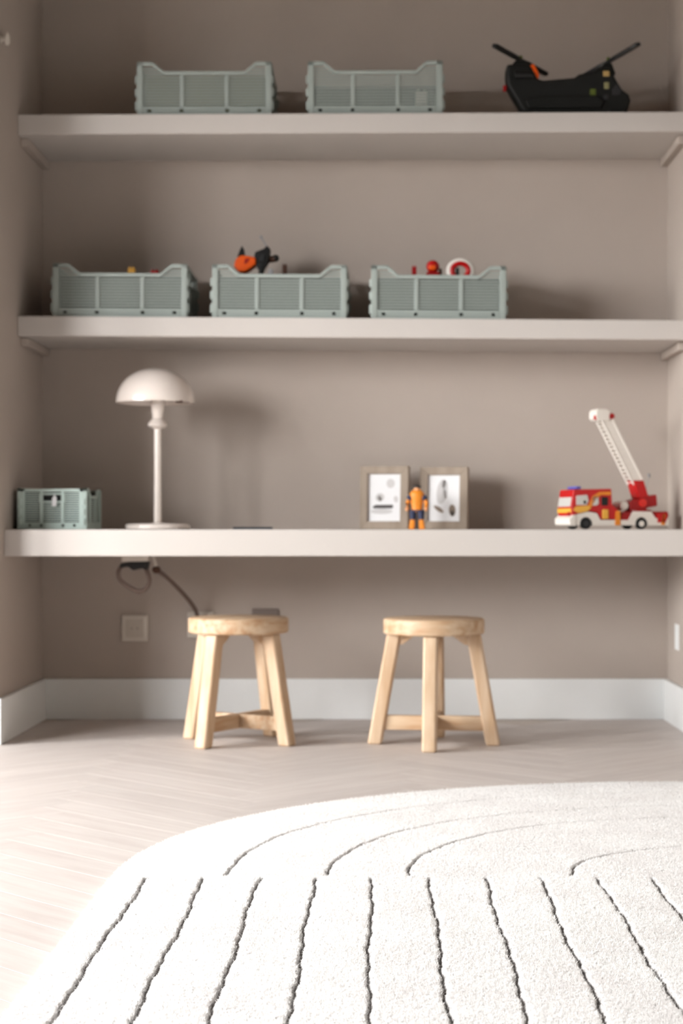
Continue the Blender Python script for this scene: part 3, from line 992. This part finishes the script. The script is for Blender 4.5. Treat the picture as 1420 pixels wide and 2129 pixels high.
# ------------------------------------------------------------------ stools
def make_stool(label):
    t = thing('wooden_stool', label, 'stool', group='small wooden stools')
    zs, th, r = 0.348, 0.043, 0.139
    prof = [(r - 0.004, zs - th), (r, zs - th + 0.004), (r, zs - 0.006), (r - 0.002, zs - 0.002), (r - 0.006, zs)]
    MB().lathe(prof, 64).build('seat', M_PINE_SEAT, t, smooth=True)
    zb = zs - th
    for k in range(4):
        M = Matrix.Rotation(k * PI / 2, 4, 'Z')
        rt, rb, hb = 0.109, 0.163, 0.0195
        v = [(rb - hb, -hb, 0), (rb + hb, -hb, 0), (rb + hb, hb, 0), (rb - hb, hb, 0), (rt - hb, -hb, zb), (rt + hb, -hb, zb), (rt + hb, hb, zb), (rt - hb, hb, zb)]
        f = [(0, 3, 2, 1), (4, 5, 6, 7), (0, 1, 5, 4), (1, 2, 6, 5), (2, 3, 7, 6), (3, 0, 4, 7)]
        MB().add(v, f, M).build('leg', M_PINE, t, bevel=0.0075, seg=3)
        MB().prism([(0.040, zb), (rt - hb + 0.004, zb), (rt - hb + 0.009, zb - 0.030), (rt - hb - 0.004, zb - 0.030), (0.052, zb - 0.006)], -0.011, 0.011, 'y', M).build('seat_bracket', M_PINE, t, bevel=0.001, seg=1)
    for k in range(2):
        M = Matrix.Rotation(k * PI / 2, 4, 'Z')
        e = 0.0004 * k
        MB().box(-0.136, 0.136, -0.0105, 0.0105, 0.040 + e, 0.080 - e, M).build('stretcher', M_PINE_SEAT, t, bevel=0.002, seg=1)
    return t


st = make_stool('round wooden stool standing in front of the wall socket and hanging cord')
st.location = (-0.393, -0.59, 0)
st.rotation_euler = (0, 0, math.radians(59))
st2 = copy_tree(st)
st2['label'] = 'round wooden stool with one leg straight in front, under the toy figure'
st2.location = (WX(902, -0.644), -0.644, 0)
st2.rotation_euler = (0, 0, math.radians(-6))


# ------------------------------------------------------------------ sockets and cords
def plate(name, label, cat, loc, rz, material, inner, w=0.082):
    t = thing(name, label, cat, loc, (0, 0, rz))
    MB().box(-w / 2, w / 2, -0.009, 0, -w / 2, w / 2).build('plate', material, t, bevel=0.003)
    if inner:
        MB().box(-0.028, 0.028, -0.0115, -0.008, -0.028, 0.028).build('insert', inner, t, bevel=0.002)
        for dz in (-0.009, 0.009):
            MB().cyl((dz, -0.0125, 0), (dz, -0.0110, 0), 0.0024, 10).build('pin_hole', M_GREYPLATE if cat == 'socket' else material, t)
    return t


plate('wall_socket', 'pale square wall socket low on the back wall left of the stools', 'socket', (WX(281, 0), -0.0004, WZ(1306, 0)), 0, M_SOCKET, M_SOCKET_IN)
plate('wall_socket', 'white wall socket half hidden behind the seat of a stool', 'socket', (WX(417, 0), -0.0004, WZ(1299, 0)), 0, M_SOCKET, M_SOCKET_IN)
plate('wall_plate', 'grey cover plate on the wall barely showing above a stool seat', 'wall plate', (WX(552, 0), -0.0004, WZ(1293, 0)), 0, M_GREYPLATE, None)
plate('wall_socket', 'white wall socket on the right side wall of the niche', 'socket', (NR - 0.0004, -0.172, 0.266), PI / 2, M_WHITE, M_WHITE)

yc = -0.26


def C(px, py, y=yc):
    return (WX(px, y), y, WZ(py, y))


zu = DESK.zl - DESK.th
cz = thing('power_cord', 'dark cord looped under the desk and running down to the wall socket', 'cord', (WX(285, yc), yc, zu - 0.0004))
ox, oy, oz = cz.location


def CL(px, py, y=yc):
    a = C(px, py, y)
    return (a[0] - ox, a[1] - oy, a[2] - oz)


MB().box(CL(256, 0)[0], CL(311, 0)[0], -0.03, 0.03, CL(0, 1167)[2], 0).build('junction_box', M_SOCKET, cz, bevel=0.003)
MB().prism([CL(251, 1181)[::2], CL(252, 1171)[::2], CL(270, 1168)[::2], CL(312, 1167)[::2], CL(308, 1186)[::2], CL(297, 1182)[::2], CL(279, 1186)[::2], CL(268, 1178)[::2]], -0.024, 0.012, 'y').build('plug_block', M_BLACK, cz, bevel=0.003)
loop = smooth_path([CL(253, 1176), CL(246, 1190), CL(250, 1206), CL(266, 1219), CL(286, 1229), CL(301, 1226), CL(310, 1212), CL(309, 1197), CL(303, 1182)])
MB().tube(loop, 0.0064, 10).build('cord_loop', M_CORD, cz, smooth=True)
MB().ball(CL(325, 1185), (0.013, 0.012, 0.011)).build('cord_grip', M_BROWN, cz, smooth=True)
MB().tube([CL(318, 1153), CL(322, 1168), CL(326, 1184)], 0.0045, 8).build('cord_feed', M_SOCKET, cz, smooth=True)
run = smooth_path([CL(325, 1185), CL(345, 1199, -0.22), CL(368, 1221, -0.16), CL(390, 1245, -0.10), CL(405, 1266, -0.06), CL(412, 1285, -0.035)])
MB().tube(run, 0.0064, 10).build('cord_run', M_CORD, cz, smooth=True)
MB().cyl(CL(412, 1287, -0.04), CL(414, 1297, -0.0145), 0.012, 14).build('wall_plug', M_DARK, cz, smooth=True)

# small peg at the picture's top-left edge
pg = thing('wall_peg', 'small pale peg on the left niche wall above the top shelf', 'peg', (NL + 0.0003, -0.595, WZ(82, -0.59)), (0, math.radians(90), 0))
MB().lathe([(0.012, 0), (0.012, 0.002), (0.007, 0.004), (0.007, 0.010), (0.017, 0.014), (0.019, 0.019), (0.014, 0.023)], 20).build('knob', M_SOCKET, pg, smooth=True)

# ------------------------------------------------------------------ rug
RUG_T = 0.016
ARCS = [0.958, 0.788, 0.652, 0.382]
ARC_Y = [0.925, 0.745, 0.605, 0.300]
LINES = [-0.386, -0.290, -0.199, -0.107, -0.014, 0.082, 0.175, 0.264, 0.360, 0.449, 0.545, 0.64, 0.735, 0.83, 0.925, 1.02, 1.115, 1.21, 1.305, 1.40, 1.495, 1.59, 1.68, 1.77]
ARC_BASE = RUG_CY + 0.025
LINE_TOP = RUG_CY + 0.012


def wob(t, ph):
    return 0.0022 * np.sin(t * 11 + ph) + 0.0012 * np.sin(t * 37 + 2.3 * ph) + 0.0009 * np.sin(t * 97 + 3.1 * ph)


def groove_distance(x, y):
    d = np.full(x.shape, 1.0)
    lower = y < LINE_TOP
    for q, lx_ in enumerate(LINES):
        dd = np.abs(x - (lx_ + wob(y, q * 1.7)))
        d = np.where(lower, np.minimum(d, dd), d)
    up = y > ARC_BASE
    for q, (a, b) in enumerate(zip(ARCS, ARC_Y)):
        u = (x - RUG_CX) / a
        v = (y - (RUG_CY + 0.012)) / b
        rr = (np.abs(u) ** 2.15 + np.abs(v) ** 2.15) ** (1 / 2.15)
        th = np.arctan2(v, u)
        dd = (rr - 1) * np.hypot(a * np.cos(th), b * np.sin(th)) + wob(th * 0.8, q * 2.1)
        d = np.where(up, np.minimum(d, np.abs(dd)), d)
    return d


def rug_half(y):
    t = np.clip((y - RUG_CY) / RUG_RY, 0, 1)
    return RUG_RX * (1 - t ** RUG_N) ** (1 / RUG_N)


ys = np.concatenate([np.linspace(-4.2, -3.45, 12, endpoint=False), np.linspace(-3.45, RUG_CY, 280, endpoint=False),
                     RUG_CY + RUG_RY * np.sin(np.linspace(0, PI / 2 - 0.001, 360))])
fx_ = np.concatenate([np.linspace(0, 0.62, 660, endpoint=False), np.linspace(0.62, 1.0, 60)])
HWID = rug_half(ys)
XX = RUG_CX + (2 * fx_[None, :] - 1) * HWID[:, None]
YY = np.repeat(ys[:, None], len(fx_), 1)
D = np.abs(groove_distance(XX, YY) + 0.0022 * (rng.random(XX.shape) - 0.5))
hgt = RUG_T - 0.0046 * np.exp(-(D / 0.0030) ** 2)
hgt += 0.0012 * (rng.random(XX.shape) - 0.5)
edge = np.minimum(np.minimum(fx_, 1 - fx_)[None, :] * 2 * HWID[:, None], np.minimum(RUG_CY + RUG_RY - YY, YY + 4.2))
hgt = np.where(edge < 0.008, hgt - 0.010 * (1 - edge / 0.008), hgt)
n_r_, n_c = XX.shape
verts = np.stack([XX, YY, hgt], -1).reshape(-1, 3)
idx = np.arange(n_r_ * n_c).reshape(n_r_, n_c)
quads = np.stack([idx[:-1, :-1], idx[:-1, 1:], idx[1:, 1:], idx[1:, :-1]], -1).reshape(-1, 4)
# a skirt down to the floor
ringi = np.concatenate([idx[0, :], idx[1:, -1], idx[-1, -2::-1], idx[-2:0:-1, 0]])
low = verts[ringi].copy()
low[:, 2] = 0.0005
nb_ = len(verts)
verts = np.concatenate([verts, low])
m_ = len(ringi)
k_ = np.arange(m_)
sk = np.stack([ringi, nb_ + k_, nb_ + (k_ + 1) % m_, ringi[(k_ + 1) % m_]], -1)
quads = np.concatenate([quads, sk])


def rug_material(fibre):
    m = bpy.data.materials.new('rug_fibre' if fibre else 'rug_wool')
    m.use_nodes = True
    nt = m.node_tree
    b = nt.nodes['Principled BSDF']
    b.inputs['Roughness'].default_value = 0.95
    b.inputs['Specular IOR Level'].default_value = 0.1
    b.inputs['Sheen Weight'].default_value = 0.15
    tc = nt.nodes.new('ShaderNodeTexCoord')
    nz = nt.nodes.new('ShaderNodeTexNoise')
    nz.inputs['Scale'].default_value = 7.0
    nz.inputs['Detail'].default_value = 6.0
    nt.links.new(tc.outputs['Object'], nz.inputs['Vector'])
    mr = nt.nodes.new('ShaderNodeMapRange')
    mr.inputs['From Min'].default_value = 0.38
    mr.inputs['From Max'].default_value = 0.66
    nt.links.new(nz.outputs['Fac'], mr.inputs['Value'])
    mx = nt.nodes.new('ShaderNodeMix')
    mx.data_type = 'RGBA'
    mx.inputs['A'].default_value = (*lin(247, 246, 245), 1)
    mx.inputs['B'].default_value = (*lin(241, 239, 238), 1)
    nt.links.new(mr.outputs['Result'], mx.inputs['Factor'])
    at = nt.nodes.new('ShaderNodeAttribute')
    at.attribute_name = 'groove_shade'
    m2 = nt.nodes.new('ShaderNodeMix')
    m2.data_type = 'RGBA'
    m2.inputs['B'].default_value = (*lin(104, 97, 94), 1)  # groove shade painted into the light wool's colour
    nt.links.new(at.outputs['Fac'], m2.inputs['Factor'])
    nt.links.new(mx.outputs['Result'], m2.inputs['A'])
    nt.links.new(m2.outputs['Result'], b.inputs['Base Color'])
    if fibre:
        tl = nt.nodes.new('ShaderNodeBsdfTranslucent')
        nt.links.new(m2.outputs['Result'], tl.inputs['Color'])
        ms = nt.nodes.new('ShaderNodeMixShader')
        ms.inputs[0].default_value = 0.5
        nt.links.new(b.outputs[0], ms.inputs[1])
        nt.links.new(tl.outputs[0], ms.inputs[2])
        nt.links.new(ms.outputs[0], nt.nodes['Material Output'].inputs['Surface'])
    return m


def np_mesh(name, verts, faces, attr):
    me = bpy.data.meshes.new(name)
    k = faces.shape[1]
    me.vertices.add(len(verts))
    me.vertices.foreach_set('co', verts.astype(np.float32).ravel())
    me.loops.add(faces.size)
    me.loops.foreach_set('vertex_index', faces.astype(np.int32).ravel())
    me.polygons.add(len(faces))
    me.polygons.foreach_set('loop_start', np.arange(0, faces.size, k, dtype=np.int32))
    a = me.attributes.new('groove_shade', 'FLOAT', 'POINT')
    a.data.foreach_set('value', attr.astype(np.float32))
    me.update(calc_edges=True)
    return me


shade_amt = np.clip(1.2 * np.exp(-(D / 0.0020) ** 2), 0, 1).ravel()  # how strongly shade is painted along each groove
shade_amt = np.concatenate([shade_amt, np.zeros(m_)])
rug = thing('rug', 'thick white rounded rug with thin dark carved lines on the oak floor', 'rug', (0, 0, 0))
me = np_mesh('rug_body', verts, quads, shade_amt)
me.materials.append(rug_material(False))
me.shade_smooth()
ro = bpy.data.objects.new('carved_body', me)
COL.objects.link(ro)
ro.parent = rug
# wool fibres standing on the part of the rug that lies in view
NF_ = 620000
fy = -3.50 + (2.07) * rng.random(NF_) ** 1.25
fxx = -0.45 + 1.75 * rng.random(NF_)
keep = (np.abs(fxx - RUG_CX) < rug_half(fy) - 0.004) & (fy < RUG_CY + RUG_RY - 0.003)
dist = fy + CAM_D
keep &= (fxx - 0.02) < (650.0 * dist / F_PX + 0.12)
fxx, fy = fxx[keep], fy[keep]
dg = groove_distance(fxx, fy)
k2 = rng.random(len(fxx)) < np.clip((dg - 0.0006) / 0.0022, 0.15, 1)
fxx, fy, dg = fxx[k2], fy[k2], dg[k2]
n = len(fxx)
z0 = RUG_T - 0.0046 * np.exp(-(dg / 0.0030) ** 2) - 0.0015
hh = 0.0030 + 0.0022 * rng.random(n)
hh = np.where(dg < 0.004, hh * 0.6, hh)
aa = rng.random(n) * 2 * PI
wd = 0.0009 + 0.0006 * rng.random(n)
la = rng.random(n) * 2 * PI
ll = 0.0045 * rng.random(n)
P0 = np.stack([fxx - np.cos(aa) * wd, fy - np.sin(aa) * wd, z0], -1)
P1 = np.stack([fxx + np.cos(aa) * wd, fy + np.sin(aa) * wd, z0], -1)
P2 = np.stack([fxx + np.cos(la) * ll, fy + np.sin(la) * ll, z0 + hh], -1)
fv = np.stack([P0, P1, P2], 1).reshape(-1, 3)
ff = np.arange(3 * n).reshape(-1, 3)
fa = np.repeat(np.where(rng.random(n) < np.exp(-(dg / 0.0024) ** 2), 0.9, 0.0), 3)  # fibres near a groove get the same painted shade
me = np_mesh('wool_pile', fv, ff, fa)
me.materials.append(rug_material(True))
po = bpy.data.objects.new('wool_pile', me)
COL.objects.link(po)
po.parent = rug
po['kind'] = 'stuff'
